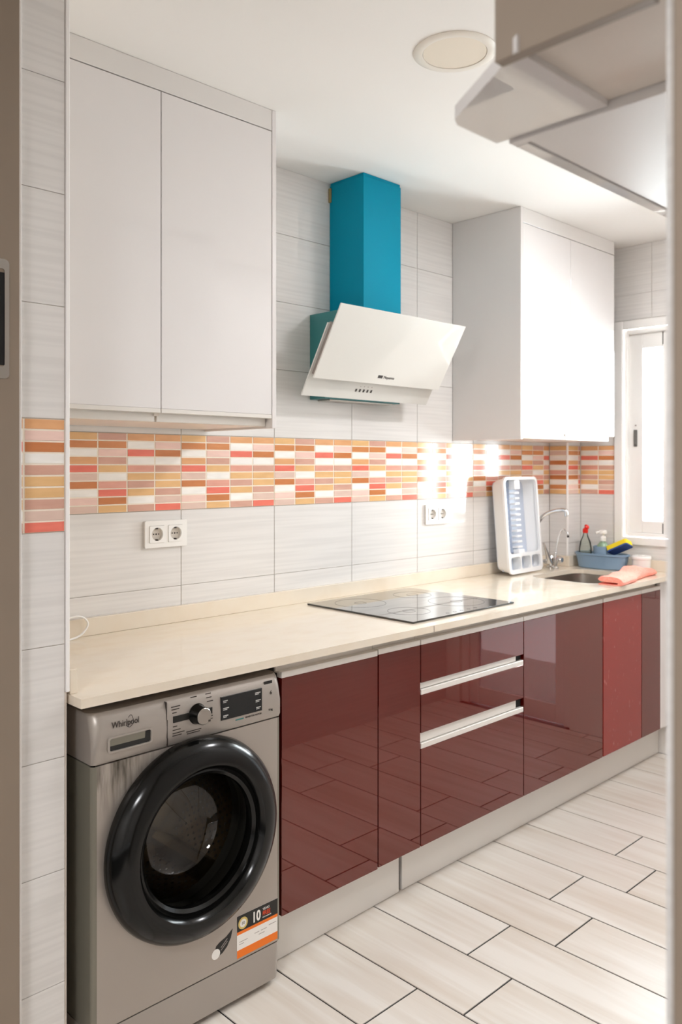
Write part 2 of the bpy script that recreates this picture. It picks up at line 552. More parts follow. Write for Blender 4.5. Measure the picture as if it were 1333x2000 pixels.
bandz = 5 * ROW
XJ = [-0.022, 0.269, 0.676, 1.083, 1.490, 1.897, 2.304, 2.711, 2.970]
for c in range(8):
    a0, a1 = XJ[c], XJ[c + 1]
    for r in (3, 4, 6, 7, 8, 9):
        z0 = r * ROW; z1 = min((r + 1) * ROW, CEIL)
        plain(wall_left, 'Y', 0.0, a0, a1, z0, z1)
    full0 = 0.269 + TW * (c - 1)
    cc = []
    for k in range(4):
        b0, b1 = full0 + k * TW / 4, full0 + (k + 1) * TW / 4
        b0c, b1c = max(b0, a0), min(b1, a1)
        if b1c - b0c > 0.02: cc.append((b0c, b1c, COLS[k]))
    mosaic(wall_left, 'Y', 0.0, a0, a1, bandz, cc)
# pier
for r in (0, 1, 2, 3, 4, 6, 7, 8, 9):
    plain(pier, 'Y', -0.600, -0.134, -0.029, r * ROW, min((r + 1) * ROW, CEIL))
mosaic(pier, 'Y', -0.600, -0.134, -0.029, bandz, [(-0.134, -0.1245, COLS[2]), (-0.1245, -0.029, COLS[3])])
# corner pipe box: face towards the room entrance, and face towards the room
BXC = list('ykwbwsbwny')
for r in (3, 4, 6, 7, 8, 9):
    plain(corner_box, 'X', 2.970, 0.0, 0.106, r * ROW, min((r + 1) * ROW, CEIL))
    plain(corner_box, 'Y', -0.108, 2.972, 3.100, r * ROW, min((r + 1) * ROW, CEIL))
mosaic(corner_box, 'X', 2.970, 0.0, 0.106, bandz, [(0.0, 0.106, BXC)])
mosaic(corner_box, 'Y', -0.108, 2.972, 3.100, bandz, [(2.972, 3.078, COLS[0]), (3.078, 3.100, COLS[1])])
# far wall: strip left of the window, under it and above it
for r in (3, 4, 6, 7, 8):
    plain(wall_far, 'X', XE, 0.108, 0.305, r * ROW, (r + 1) * ROW)
mosaic(wall_far, 'X', XE, 0.108, 0.305, bandz, [(0.108, 0.21, COLS[2]), (0.21, 0.305, COLS[3])])
plain(wall_far, 'X', XE, 0.305, 0.70, 3 * ROW, 1.025)
plain(wall_far, 'X', XE, 0.70, 1.12, 3 * ROW, 1.025)
for a0, a1 in ((0.108, 0.50), (0.50, 0.907), (0.907, 1.314), (1.314, 1.721), (1.721, 2.02)):
    plain(wall_far, 'X', XE, a0, a1, 9 * ROW, CEIL)
    plain(wall_far, 'X', XE, max(a0, 0.305), a1, 2.155, 9 * ROW)
# floor planks
PWID, PLEN = 0.2207, 0.635
pg = 0.0028
plank_mesh = {}
def plank(x, y0, y1, PWID=PWID):
    key = (round(y1 - y0, 3), round(PWID, 3))
    if key not in plank_mesh:
        b = box(pg, PWID - pg, pg, key[0] - pg, -0.008, 0)
        top = [e for e in b.edges if all(abs(v.co.z) < 1e-6 for v in e.verts)]
        bmesh.ops.bevel(b, geom=top, offset=0.0008, segments=1, affect='EDGES')
        bmesh.ops.recalc_face_normals(b, faces=b.faces)
        me = bpy.data.meshes.new('floor_plank'); b.to_mesh(me); b.free(); me.materials.append(M['plank'])
        plank_mesh[key] = me
    o = bpy.data.objects.new('floor_plank', plank_mesh[key]); COL.objects.link(o); o.parent = floor
    o.location = (x, y0, 0)
for i in range(-7, 11):
    x = 0.830 + PWID * i
    wd = min(PWID, XE + 0.003 - x)
    if wd < 0.03: continue
    e = -1.065 if i % 2 == 0 else -0.910
    ys = [e + PLEN * k for k in range(-3, 3)]
    for a, b_ in zip(ys, ys[1:]):
        a2, b2 = max(a, -2.30), min(b_, -0.45)
        if b2 - a2 > 0.04: plank(x, a2, b2, wd)

# ------------------------------------------------------------------ window and balcony door
win = struct('window_1', merge(
    box(XE - 0.014, XE + 0.004, -0.305, -0.352, 1.018, 2.152, 0.004), box(XE - 0.014, XE + 0.004, -1.078, -1.125, 1.018, 2.152, 0.004),
    box(XE - 0.0138, XE + 0.004, -0.352, -1.078, 2.108, 2.152, 0.004), box(XE - 0.0138, XE + 0.004, -0.352, -1.078, 1.018, 1.058, 0.004),
    box(XE + 0.004, XE + 0.06, -0.352, -0.368, 1.058, 2.108, 0.003), box(XE + 0.004, XE + 0.06, -1.062, -1.078, 1.058, 2.108, 0.003),
    box(XE + 0.0042, XE + 0.06, -0.368, -1.062, 2.085, 2.108, 0.003), box(XE + 0.0042, XE + 0.06, -0.368, -1.062, 1.058, 1.078, 0.003)), 'frame_white')
def sash(parent, y0, y1, z0, z1, x, st, top, bot, st2=None, gm='glass'):
    th = 0.035
    e = st if st2 is None else st2
    bm = merge(box(x, x + th, y0 - st, y0, z0, z1, 0.003), box(x, x + th, y1, y1 + e, z0, z1, 0.003),
               box(x, x + th, y1 + e, y0 - st, z1 - top, z1, 0.003), box(x, x + th, y1 + e, y0 - st, z0, z0 + bot, 0.003))
    s = obj('sash', bm, 'frame_white', parent)
    obj('pane', box(x + 0.014, x + 0.018, y1 + e - 0.004, y0 - st + 0.004, z0 + bot - 0.004, z1 - top + 0.004), gm, s)
    return s
s1 = sash(win, -0.364, -0.576, 1.078, 2.085, XE + 0.030, 0.074, 0.075, 0.062, 0.034)
obj('seal', merge(box(XE + 0.028, XE + 0.0305, -0.5425, -0.5455, 2.02, 2.083)), 'print', s1)
obj('seal', merge(box(XE + 0.028, XE + 0.0305, -0.5425, -0.5455, 1.08, 1.13)), 'print', s1)
sash(win, -0.600, -0.870, 1.078, 2.085, XE + 0.066, 0.055, 0.075, 0.062)
sash(win, -0.845, -1.062, 1.078, 2.085, XE + 0.030, 0.055, 0.075, 0.062)
obj('mullion', box(XE + 0.02, XE + 0.066, -0.577, -0.602, 1.078, 2.085, 0.002), 'frame_white', win)
obj('latch', merge(box(XE + 0.022, XE + 0.030, -0.393, -0.411, 1.515, 1.60, 0.002), box(XE + 0.016, XE + 0.024, -0.397, -0.407, 1.525, 1.59, 0.002)), 'latch_grey', s1)
obj('latch_screw', merge(lathe([(0, 0.003), (0.004, 0.002), (0.004, 0)], 10, 'Y'), ), 'grey_plastic', s1)
bpy.data.objects['latch_screw'].data.transform(Matrix.Translation((XE + 0.029, -0.402, 1.622)) @ Matrix.Rotation(-pi / 2, 4, 'Z'))
bd = struct('window_2', merge(box(XE + 0.03, XE + 0.09, DY0 - 0.05, DY0, 0, DZ1, 0.003), box(XE + 0.03, XE + 0.09, DY1, DY1 + 0.05, 0, DZ1, 0.003),
                              box(XE + 0.03, XE + 0.09, DY1 + 0.05, DY0 - 0.05, DZ1 - 0.05, DZ1, 0.003)), 'frame_white')
sash(bd, DY0 - 0.05, DY1 + 0.05, 0.005, DZ1 - 0.05, XE + 0.045, 0.06, 0.07, 0.10, gm='dimmed_glass')
g = struct('balcony_floor', box(XE + 0.2, XE + 1.5, -4.2, 0.5, -0.2, -0.06), 'concrete')

# ------------------------------------------------------------------ ceiling lamp
t = thing('ceiling_lamp', 'round cream flush ceiling lamp with a thin rim, partly hidden by the high cupboard', 'lamp', (0.886, -0.994, CEIL))
obj('rim', lathe([(0.112, 0), (0.112, -0.002), (0.109, -0.004), (0.090, -0.0055), (0.0865, -0.005), (0.0855, -0.002), (0.0855, 0)], 64), 'lamp_ring', t, smooth=True, local=True)
obj('diffuser', lathe([(0, -0.0035), (0.0850, -0.0035), (0.0850, -0.0008), (0, -0.0008)], 64), 'lamp', t, smooth=True, local=True)

# fill light added out of view over the aisle, shaped as a ceiling panel
LX, LY = 2.0, -1.48
t = thing('ceiling_lamp', 'square fill light panel added at the ceiling, out of view over the aisle', 'lamp', (LX, LY, CEIL))
obj('rim', plate(rrect(LX - 0.17, LX + 0.17, LY - 0.17, LY + 0.17, 0.01), [rrect(LX - 0.152, LX + 0.152, LY - 0.152, LY + 0.152, 0.005)], CEIL - 0.012, CEIL - 0.001), 'lamp_ring', t)
obj('diffuser', box(LX - 0.151, LX + 0.151, LY - 0.151, LY + 0.151, CEIL - 0.006, CEIL - 0.002), 'lamp', t)
pl = area('ceiling_fill_light', (LX, LY, CEIL - 0.014), (0, 0, 0), 0.29, 0.29, energy=12.5, color=(0.98, 0.98, 1.0))

# ------------------------------------------------------------------ upper cabinets on the left wall
def wall_cabinet(x0, x1, xm, zb, front, label, side_left, side_right):
    t = thing('wall_cabinet', label, 'cabinet', (x0, front, zb))
    sl = 0.016
    xa = x0 + (sl if side_left else 0); xb = x1 - (sl if side_right else 0)
    zd0, zd1 = zb + 0.024, 2.462
    yb = -0.002
    # carcass: bottom, back, top, inner ends
    obj('carcass', merge(box(xa, xb, -0.330, yb, zb + 0.0, zb + 0.016), box(xa, xb, -0.018, yb, zb + 0.016, CEIL - 0.004),
                         box(xa, xb, -0.345, -0.018, CEIL - 0.02, CEIL - 0.004), box(xm - 0.008, xm + 0.008, -0.345, -0.018, zb + 0.016, CEIL - 0.02)), 'under', t)
    if side_left: obj('side_panel', box(x0, xa, front, yb, zb - 0.006, CEIL - 0.001, 0.001), 'white_side', t)
    if side_right: obj('side_panel', box(xb, x1, front, yb, zb - 0.006, CEIL - 0.001, 0.001), 'white_side', t)
    obj('fascia', box(xa, xb - 0.001, front + 0.001, front + 0.019, zd1 + 0.003, CEIL - 0.001, 0.0008), 'white_fascia', t)
    for a, b in ((xa, xm), (xm, xb)):
        d = obj('door', box(a + 0.0014, b - 0.0014, front + 0.001, front + 0.020, zd0 + 0.012, zd1, 0.0012), 'white_gloss', t)
        obj('edge_profile', box(a + 0.0014, b - 0.0014, front + 0.001, front + 0.022, zd0, zd0 + 0.0118, 0.001), 'alu', d)
        obj('finger_rail', box(a + 0.004, b - 0.004, front + 0.030, front + 0.040, zb + 0.0005, zd0 + 0.03, 0.001), 'alu', t)
    return t
wall_cabinet(-0.018, 0.783, 0.367, 1.541, -0.370, 'white gloss double wall cabinet above the washing machine, by the door', False, True)
wall_cabinet(2.143, 2.969, 2.554, 1.538, -0.370, 'white gloss double wall cabinet above the sink, reflecting the window', True, False)

# ------------------------------------------------------------------ cabinets high on the right wall
t = thing('shallow_wall_cabinet', 'shallow white cupboard end high on the right, with an angled bottom shelf', 'cabinet', (-0.126, YR, 1.87))
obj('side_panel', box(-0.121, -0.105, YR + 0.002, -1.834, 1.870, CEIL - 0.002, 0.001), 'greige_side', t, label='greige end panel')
obj('carcass', merge(box(-0.105, 0.078, YR + 0.002, -1.86, 1.879, 1.895), box(-0.105, 0.066, YR + 0.002, YR + 0.02, 1.906, CEIL - 0.002)), 'under', t)
obj('door', box(-0.1045, 0.064, -1.852, -1.834, 1.8955, CEIL - 0.004, 0.001), 'white_gloss', t)
out = [(-0.126, -1.867), (0.076, -1.867), (0.077, -1.698), (-0.013, -1.698), (-0.030, -1.7075)]
obj('angled_shelf', loft([[Vector((a, b, 1.8705)) for a, b in out], [Vector((a, b, 1.8885)) for a, b in out]]), 'white_gloss', t)
t = thing('tall_wall_cabinet', 'deep white wall cabinet high on the right, bright underside beyond the angled shelf', 'cabinet', (0.08, YR, 1.87))
obj('side_panel', box(0.080, 0.096, YR + 0.002, -1.716, 1.866, CEIL - 0.002, 0.001), 'white_side', t)
obj('bottom_panel', box(0.096, 1.50, YR + 0.002, -1.738, 1.868, 1.884, 0.001), 'white_side', t)
obj('side_panel', box(1.50, 1.516, YR + 0.002, -1.716, 1.866, CEIL - 0.002, 0.001), 'white_side', t)
for a, b in ((0.096, 0.56), (0.56, 1.03), (1.03, 1.50)):
    obj('door', box(a + 0.0015, b - 0.0015, -1.735, -1.716, 1.866, CEIL - 0.03, 0.001), 'white_gloss', t)

# ------------------------------------------------------------------ base cabinets
YD = -0.610
ZD0, ZD1 = 0.166, 0.8285
def base_cabinet(x0, x1, label, kind, doors=None, mid=None, group='red base cabinets under the worktop'):
    t = thing('base_cabinet', label, 'cabinet', (x0, YD, 0.15), group=group)
    s = 0.016
    obj('carcass', merge(box(x0 + 0.0008, x0 + s, -0.576, -0.01, 0.16, 0.868), box(x1 - s, x1 - 0.0008, -0.576, -0.01, 0.16, 0.868),
                         box(x0 + s, x1 - s, -0.576, -0.01, 0.16, 0.176), box(x0 + s, x1 - s, -0.03, -0.01, 0.176, 0.868)), 'carcass', t)
    gx0, gx1 = x0 + 0.0009, x1 - 0.0009
    # finger-grip channel under the worktop
    for ga, gb in ([(gx0, gx1)] if mid is None else [(gx0, mid - 0.0008), (mid + 0.0008, gx1)]):
        obj('grip_channel', merge(box(ga, gb, -0.584, -0.578, 0.838, 0.868), box(ga, gb, -0.600, -0.584, 0.838, 0.8415)), 'alu', t)
    def front(name, z0, z1, x0=x0, x1=x1, red='red'):
        d = obj(name, box(x0 + 0.0022, x1 - 0.0022, YD, YD + 0.019, z0, z1, 0.0010), red, t)
        obj('edge_profile', box(x0 + 0.0022, x1 - 0.0022, YD, YD + 0.021, z1 + 0.0002, z1 + 0.0175, 0.0010), 'alu', d)
        return d
    if kind == 'sink':
        front('door', ZD0, ZD1, x0 + 0.004, mid, 'red_film')['label'] = 'scuffed duller red door'
        front('door', ZD0, ZD1, mid, x1)
    elif kind == 'door':
        front('door', ZD0 + (doors or 0), ZD1 + (doors or 0))
    else:
        front('drawer', 0.704, ZD1)
        front('drawer', 0.539, 0.664)
        front('drawer', ZD0, 0.487)
        for za, zb in ((0.6835, 0.703), (0.5065, 0.538)):
            obj('grip_channel', box(x0 + 0.0012, x1 - 0.042, -0.603, -0.592, za, zb, 0.001), 'alu', t)
            obj('channel_gap', box(x1 - 0.042, x1 - 0.004, -0.598, -0.592, za, zb), 'dark', t)
    return t
XC = [0.600, 0.995, 1.199, 1.800, 2.405, 2.7645, 2.958]
base_cabinet(XC[0], XC[1], 'wide red gloss cabinet door right beside the washing machine', 'door', doors=-0.003)
base_cabinet(XC[1], XC[2], 'narrow red gloss cabinet between the first wide door and the drawers', 'door')
base_cabinet(XC[2], XC[3], 'red gloss three drawer cabinet below the black hob', 'drawers')
base_cabinet(XC[3], XC[4], 'wide red gloss cabinet right of the drawers with bright window reflection', 'door')
base_cabinet(XC[4], XC[6], 'sink base cabinet with two narrow red doors, the first scuffed', 'sink', mid=XC[5])
tag(obj('filler_panel', box(2.9595, 3.098, -0.609, -0.59, 0.166, 0.872, 0.001), 'white_side'), 'pale filler panel closing the cabinet row at the end wall', 'panel')
p1 = obj('plinth', xf(box(0.0, 0.5685, 0, 0.014, 0.002, 0.158, 0.001), Matrix.Translation((0.604, -0.550, 0)) @ Matrix.Rotation(radians(1.2), 4, 'Z')), 'alu')
tag(p1, 'short white plinth board under the wide red door, by the washing machine', 'plinth')
p2 = obj('plinth', box(1.190, 3.098, -0.536, -0.522, 0.002, 0.158, 0.001), 'alu')
tag(p2, 'long white plinth board running from the dark gap to the far wall', 'plinth')
obj('foot', lathe([(0.0, 0.0), (0.02, 0.0), (0.02, 0.012), (0.012, 0.02), (0.012, 0.1595), (0, 0.1595)], 16, center=(1.182, -0.49, 0)), 'dark', bpy.data.objects['base_cabinet.001'], smooth=True)

# ------------------------------------------------------------------ worktop
ZT = 0.8965
t = thing('worktop', 'long cream stone worktop with upstand over cabinets and washing machine', 'worktop', (1.5, -0.33, ZT))
SX0, SX1, SY0, SY1 = 2.462, 2.912, -0.555, -0.190
hole = rrect(SX0, SX1, SY0, SY1, 0.075, 8)
outer = [(-0.016, -0.650), (3.098, -0.650), (3.098, -0.110), (2.966, -0.110), (2.966, -0.002), (-0.016, -0.002)]
sl = plate(outer, [hole], ZT - 0.022, ZT)
obj('slab', sl, 'stone', t)
obj('upstand', box(0.003, 2.966, -0.020, -0.0015, ZT + 0.0003, ZT + 0.054, 0.001), 'stone', t)
obj('upstand', box(-0.0155, 0.002, -0.596, -0.0015, ZT + 0.0003, ZT + 0.056, 0.001), 'stone', t)
obj('upstand', box(2.949, 2.966, -0.110, -0.021, ZT + 0.0003, ZT + 0.054, 0.001), 'stone', t)
obj('upstand', box(2.949, 3.082, -0.129, -0.1112, ZT + 0.0003, ZT + 0.054, 0.001), 'stone', t)
obj('upstand', box(3.081, 3.098, -0.640, -0.130, ZT + 0.0003, ZT + 0.054, 0.001), 'stone', t)
obj('seam', box(1.2175, 1.2190, -0.6505, -0.640, ZT - 0.022, ZT - 0.001), 'print', t)

# sink
t = thing('sink', 'rounded stainless steel sink bowl set under the worktop by the window', 'sink', ((SX0 + SX1) / 2, (SY0 + SY1) / 2, ZT))
def ring(d, r, z): return [Vector((a, b, z)) for a, b in rrect(SX0 - d, SX1 + d, SY0 - d, SY1 + d, r, 8)]
bowl = loft([ring(0.012, 0.08, ZT - 0.0235), ring(-0.001, 0.074, ZT - 0.024), ring(-0.006, 0.07, ZT - 0.10), ring(-0.012, 0.065, ZT - 0.155), ring(-0.04, 0.05, ZT - 0.172)], cap=False)
bowl.verts.ensure_lookup_table()
n = len(ring(0, 0.07, 0))
bowl.faces.new([bowl.verts[i] for i in range(4 * n, 5 * n)])
obj('bowl', bowl, 'steel', t, smooth=True)
obj('drain', lathe([(0, 0.003), (0.02, 0.003), (0.034, 0.004), (0.038, 0.001), (0.038, 0)], 24, center=((SX0 + SX1) / 2, (SY0 + SY1) / 2, ZT - 0.1715)), 'chrome', t, smooth=True)

# ------------------------------------------------------------------ hob
t = thing('hob', 'flat black ceramic glass hob set on the cream worktop', 'hob', (1.478, -0.327, ZT))
obj('glass_top', box(1.187, 1.769, -0.588, -0.066, ZT + 0.0004, ZT + 0.0065, 0.0012), 'hob', t)
def ring_flat(cx, cy, r, wd, z, n=48): return lathe([(r, z), (r + wd, z), (r + wd, z + 0.0002), (r, z + 0.0002)], n, center=(cx, cy, 0), closed=True)
for cx, cy, r in ((1.335, -0.20, 0.095), (1.335, -0.44, 0.075), (1.625, -0.205, 0.075), (1.625, -0.425, 0.105)):
    obj('cooking_zone', merge(ring_flat(cx, cy, r, 0.0016, ZT + 0.0066), ring_flat(cx, cy, 0.022, 0.0012, ZT + 0.0066)), 'hob_print', t)
for k in range(5): obj('touch_control', ring_flat(1.40 + 0.04 * k, -0.562, 0.006, 0.001, ZT + 0.0066, 16), 'hob_print', t)

# ------------------------------------------------------------------ extractor hood
t = thing('extractor_hood', 'teal and white angled glass extractor hood on the tiled wall', 'hood', (1.47, 0, 1.675))
obj('chimney', box(1.364, 1.577, -0.188, -0.002, 1.99, CEIL - 0.012, 0.0012), 'teal', t)
obj('chimney_inner', box(1.3665, 1.5745, -0.1855, -0.003, CEIL - 0.0125, CEIL - 0.001, 0.001), 'teal', t, label='dark top edge of the chimney at the ceiling')
obj('bracket', merge(box(1.3565, 1.3638, -0.014, -0.002, 2.452, 2.508, 0.001),), 'brown_tape', t)
# body with a slanted front behind the glass
def yz_prism(prof, xa, xb): return loft([[Vector((xa, y, z)) for y, z in prof], [Vector((xb, y, z)) for y, z in prof]])
obj('body', yz_prism([(-0.002, 1.672), (-0.085, 1.672), (-0.088, 1.690), (-0.222, 1.925), (-0.222, 1.998), (-0.002, 1.998)], 1.259, 1.684), 'teal_body', t)
obj('filter', box(1.29, 1.65, -0.080, -0.012, 1.666, 1.6718, 0.001), 'steel', t)
dv = Vector((0, -0.143, 0.248)).normalized()
nv = Vector((0, -dv.z, dv.y))       # outward from the glass: towards the room and down
nv = Vector((0, -0.866, -0.5))
def slanted(xa, xb, p0, L, th, bev=0.0012):
    b = box(xa, xb, 0, th, 0, L, bev)
    # local z -> dv ; local y -> -nv (inward)
    zv = dv; yv = -nv; xv = Vector((1, 0, 0))
    mtx = Matrix(((xv.x, yv.x, zv.x, 0), (xv.y, yv.y, zv.y, p0[0]), (xv.z, yv.z, zv.z, p0[1]), (0, 0, 0, 1)))
    return xf(b, mtx)
lower = obj('lower_glass', slanted(1.116, 1.822, (-0.113, 1.674), 0.285, 0.006), 'hood_glass_low', t)
obj('upper_glass', slanted(1.116, 1.822, (-0.179, 1.732), 0.2865, 0.006), 'hood_glass', t)
obj('glass_mount', slanted(1.128, 1.810, (-0.167, 1.745), 0.20, 0.020), 'grey_plastic', t)
Rs = Matrix(((1, 0, 0, 0), (0, dv.y, nv.y, 0), (0, dv.z, nv.z, 0), (0, 0, 0, 1)))   # text x->X, y->dv, normal->nv
def on_glass(x, up, plane):   # point on a glass plane
    p0 = Vector((0, -0.113, 1.674)) if plane == 'low' else Vector((0, -0.179, 1.732))
    p = p0 + dv * up + nv * 0.0006
    return (x, p.y, p.z)
text('lettering', 'Mepamsa', 0.0165, on_glass(1.468, 0.026, 'up'), 'print', t, rot=Rs)
lg = slanted(1.437, 1.462, (-0.179, 1.732), 0.012, 0.001, 0)
xf(lg, Matrix.Translation(dv * 0.026 + nv * 0.0008)); obj('logo', lg, 'print', t)
for k in range(5):
    q = slanted(1.375 + 0.021 * k, 1.384 + 0.021 * k, (-0.113, 1.674), 0.012, 0.001, 0)
    xf(q, Matrix.Translation(dv * 0.033 + nv * 0.0008)); obj('button_mark', q, 'print', lower)
for k in range(4):
    q = slanted(1.395 + 0.021 * k, 1.398 + 0.021 * k, (-0.113, 1.674), 0.003, 0.001, 0)
    xf(q, Matrix.Translation(dv * 0.055 + nv * 0.0008)); obj('indicator', q, 'grey_plastic', lower)

# ------------------------------------------------------------------ power sockets
def sockets(x0, z0, label):
    t = thing('double_socket', label, 'socket', (x0, 0, z0), group='double wall sockets above the worktop')
    W, H = 0.161, 0.088
    obj('frame', plate(rrect(x0, x0 + W, z0, z0 + H, 0.004), [rrect(x0 + c - 0.029, x0 + c + 0.029, z0 + 0.016, z0 + H - 0.016, 0.003) for c in (0.045, 0.116)], -0.011, -0.001, 'Y'), 'white_plastic', t)
    for c in (0.045, 0.116):
        cz = z0 + H / 2
        s = obj('socket', plate(rrect(x0 + c - 0.0285, x0 + c + 0.0285, z0 + 0.0165, z0 + H - 0.0165, 0.003),
                                [[(x0 + c + 0.0215 * cos(2 * pi * k / 32), cz + 0.0215 * sin(2 * pi * k / 32)) for k in range(32)]], -0.0135, -0.003, 'Y'), 'white_plastic', t)
        obj('well', merge(lathe([(0, -0.006), (0.0214, -0.006), (0.0214, -0.0125)], 32, 'Y', center=(x0 + c, -0.0105, cz))), 'socket_well', s, smooth=True)
        obj('screw', lathe([(0, 0.0015), (0.0028, 0.001), (0.0028, 0)], 12, 'Y', center=(x0 + c, -0.0045, cz)), 'print', s)
        for ez in (0.0165, -0.0212): obj('earth_clip', box(x0 + c - 0.003, x0 + c + 0.003, -0.0125, -0.0045, cz + ez, cz + ez + 0.0047), 'print', s)
        for sx in (-0.0095, 0.0095):
            obj('pin_hole', lathe([(0, 0.0003), (0.0024, 0.0003), (0.0024, 0)], 10, 'Y', center=(x0 + c + sx, -0.0046, cz)), 'print', s)
sockets(0.531, 1.149, 'white double socket above the washing machine end of the worktop')
sockets(1.944, 1.157, 'white double socket on the tiles between hob and dish rack')

# white cable loop at the left end
tag(obj('cable', tube([(0.12, -0.030, 0.935), (0.24, -0.030, 0.958), (0.292, -0.031, 0.962), (0.318, -0.032, 0.945), (0.312, -0.036, 0.922), (0.27, -0.045, 0.9015), (0.15, -0.07, 0.9005)], 0.0032, 8), 'white_plastic', smooth=True),
    'thin white cable loop at the left end of the worktop', 'cable')

# ------------------------------------------------------------------ washing machine
WX0, WX1, WF = 0.018, 0.578, -0.635
WCX, WCZ = 0.291, 0.493
t = thing('washing_machine', 'silver front loading washing machine with a big black door ring', 'washing machine', ((WX0 + WX1) / 2, -0.35, 0))
def wm_outline(xa, xb, yf, yb, r, n=6):
    pts = [(xa, yb)]
    for k in range(n + 1):
        a = radians(180 + 90 * k / n); pts.append((xa + r + r * cos(a), yf + r + r * sin(a)))
    for k in range(n + 1):
        a = radians(270 + 90 * k / n); pts.append((xb - r + r * cos(a), yf + r + r * sin(a)))
    pts.append((xb, yb))
    return pts
RC = 0.012
shell = bmesh.new()
z0, z1 = 0.122, 0.7305
def strip(pts, za, zb):
    vs = [(shell.verts.new((a, b, za)), shell.verts.new((a, b, zb))) for a, b in pts]
    for (a, b), (c, d) in zip(vs, vs[1:]): shell.faces.new((a, c, d, b))
strip([(WX0, -0.06)] + [(WX0 + RC + RC * cos(radians(180 + 90 * k / 6)), WF + RC + RC * sin(radians(180 + 90 * k / 6))) for k in range(7)], z0, z1)
strip([(WX1 - RC + RC * cos(radians(270 + 90 * k / 6)), WF + RC + RC * sin(radians(270 + 90 * k / 6))) for k in range(7)] + [(WX1, -0.06)], z0, z1)
vs = [shell.verts.new((x, -0.06, z)) for x, z in ((WX0, z0), (WX1, z0), (WX1, z1), (WX0, z1))]; shell.faces.new(vs)
vs = [shell.verts.new(p) for p in ((WX0, -0.06, z1), (WX1, -0.06, z1), (WX1, WF + RC, z1), (WX0, WF + RC, z1))]; shell.faces.new(vs)
vs = [shell.verts.new(p) for p in ((WX0, -0.06, z0), (WX1, -0.06, z0), (WX1, WF + RC, z0), (WX0, WF + RC, z0))]; shell.faces.new(vs)
obj('casing', shell, 'wm_side', t, smooth=True)
circ = [(WCX + 0.215 * cos(2 * pi * k / 64), WCZ - 0.005 + 0.215 * sin(2 * pi * k / 64)) for k in range(64)]
obj('front_panel', plate([(WX0 + RC, z0), (WX1 - RC, z0), (WX1 - RC, z1), (WX0 + RC, z1)], [circ], WF, WF + 0.008, 'Y'), 'wm_front', t)
# kick panel
kp = [[Vector((a, b, z)) for a, b in wm_outline(WX0 + d, WX1 - d, WF + e, -0.06, 0.02)] for z, d, e in ((0.012, 0.004, 0.014), (0.02, 0.002, 0.004), (0.10, 0.0, 0.0), (0.118, 0.0, 0.001))]
obj('kick_panel', loft(kp), 'wm_panel', t, smooth=True)
for fx in (WX0 + 0.05, WX1 - 0.05):
    for fy in (-0.58, -0.12):
        obj('foot', lathe([(0, 0.0), (0.02, 0.0), (0.02, 0.008), (0.012, 0.0119), (0, 0.0119)], 16, center=(fx, fy, 0)), 'rubber', t)
# control panel with a bowed front and rounded ends
cpz = [(0.734, 0.010, 0.0), (0.742, 0.016, -0.004), (0.78, 0.030, -0.007), (0.82, 0.045, -0.004), (0.841, 0.050, 0.003), (0.849, 0.052, 0.012)]
cp = [[Vector((a, b, z)) for a, b in wm_outline(WX0, WX1, WF + e, -0.08, max(r * 0.55, 0.012), 8)] for z, r, e in cpz]
obj('control_panel', loft(cp), 'wm_panel', t, smooth=True)
YP = WF - 0.0065
def pface(z):      # panel front plane at height z
    zs = [c[0] for c in cpz]
    for (za, _, ea), (zb, _, eb) in zip(cpz, cpz[1:]):
        if za <= z <= zb: return WF + ea + (eb - ea) * (z - za) / (zb - za)
    return WF
# detergent drawer face: groove, recess
obj('drawer_seam', merge(box(0.2125, 0.2140, pface(0.78) - 0.0006, -0.60, 0.737, 0.7555), box(0.2115, 0.2130, pface(0.78) - 0.0003, -0.60, 0.7555, 0.80), box(0.2105, 0.2120, pface(0.815) - 0.0016, -0.60, 0.80, 0.843)), 'print', t)
dr = obj('detergent_drawer', plate(rrect(0.052, 0.170, 0.757, 0.793, 0.007), [rrect(0.057, 0.165, 0.7605, 0.7895, 0.005)], YP - 0.0045, YP + 0.002, 'Y'), 'wm_panel', t)
obj('handle_recess', box(0.0565, 0.1655, YP - 0.0008, YP + 0.001, 0.760, 0.790), 'rubber', dr, label='hand recess with its shade put in as dark colour')  # floor coloured dark to stand in for shade inside the recess
obj('recess_lit_part', yz_prism([(YP - 0.0008, 0.790), (YP - 0.0035, 0.790), (YP - 0.0012, 0.772)], 0.058, 0.150), 'wm_side', dr)  # grey wedge stands in for the lit upper part of the recess
text('lettering', 'Whirlpool', 0.0215, (0.064, pface(0.82) - 0.0018, 0.811), 'print', t, sx=0.80)
obj('logo_swirl', tube([(0.100, YP - 0.001, 0.812), (0.110, YP - 0.001, 0.806), (0.119, YP - 0.001, 0.815), (0.117, YP - 0.001, 0.829), (0.112, YP - 0.001, 0.834), (0.106, YP - 0.001, 0.829)], 0.0007, 6), 'print', t)
# programme dial
DX, DZ = 0.300, 0.797
dial = obj('programme_dial', lathe([(0, 0.030), (0.0195, 0.030), (0.0215, 0.0285), (0.0235, 0.004), (0.026, 0.0)], 40, 'Y', center=(DX, YP, DZ)), 'wm_black', t, smooth=True)
obj('dial_cap', lathe([(0, 0.0315), (0.019, 0.0315), (0.0205, 0.0303), (0.0205, 0.0300), (0, 0.030)], 40, 'Y', center=(DX, YP - 0.0002, DZ)), 'steel', dial, smooth=True, label='brushed silver dial face')
obj('dial_pointer', box(DX + 0.011, DX + 0.017, YP - 0.0325, YP - 0.0315, DZ - 0.015, DZ - 0.0105), 'print', dial)
obj('dial_bar', box(0.229, 0.345, YP - 0.0014, YP + 0.001, 0.789, 0.805, 0.0004), 'sticker_black', t)
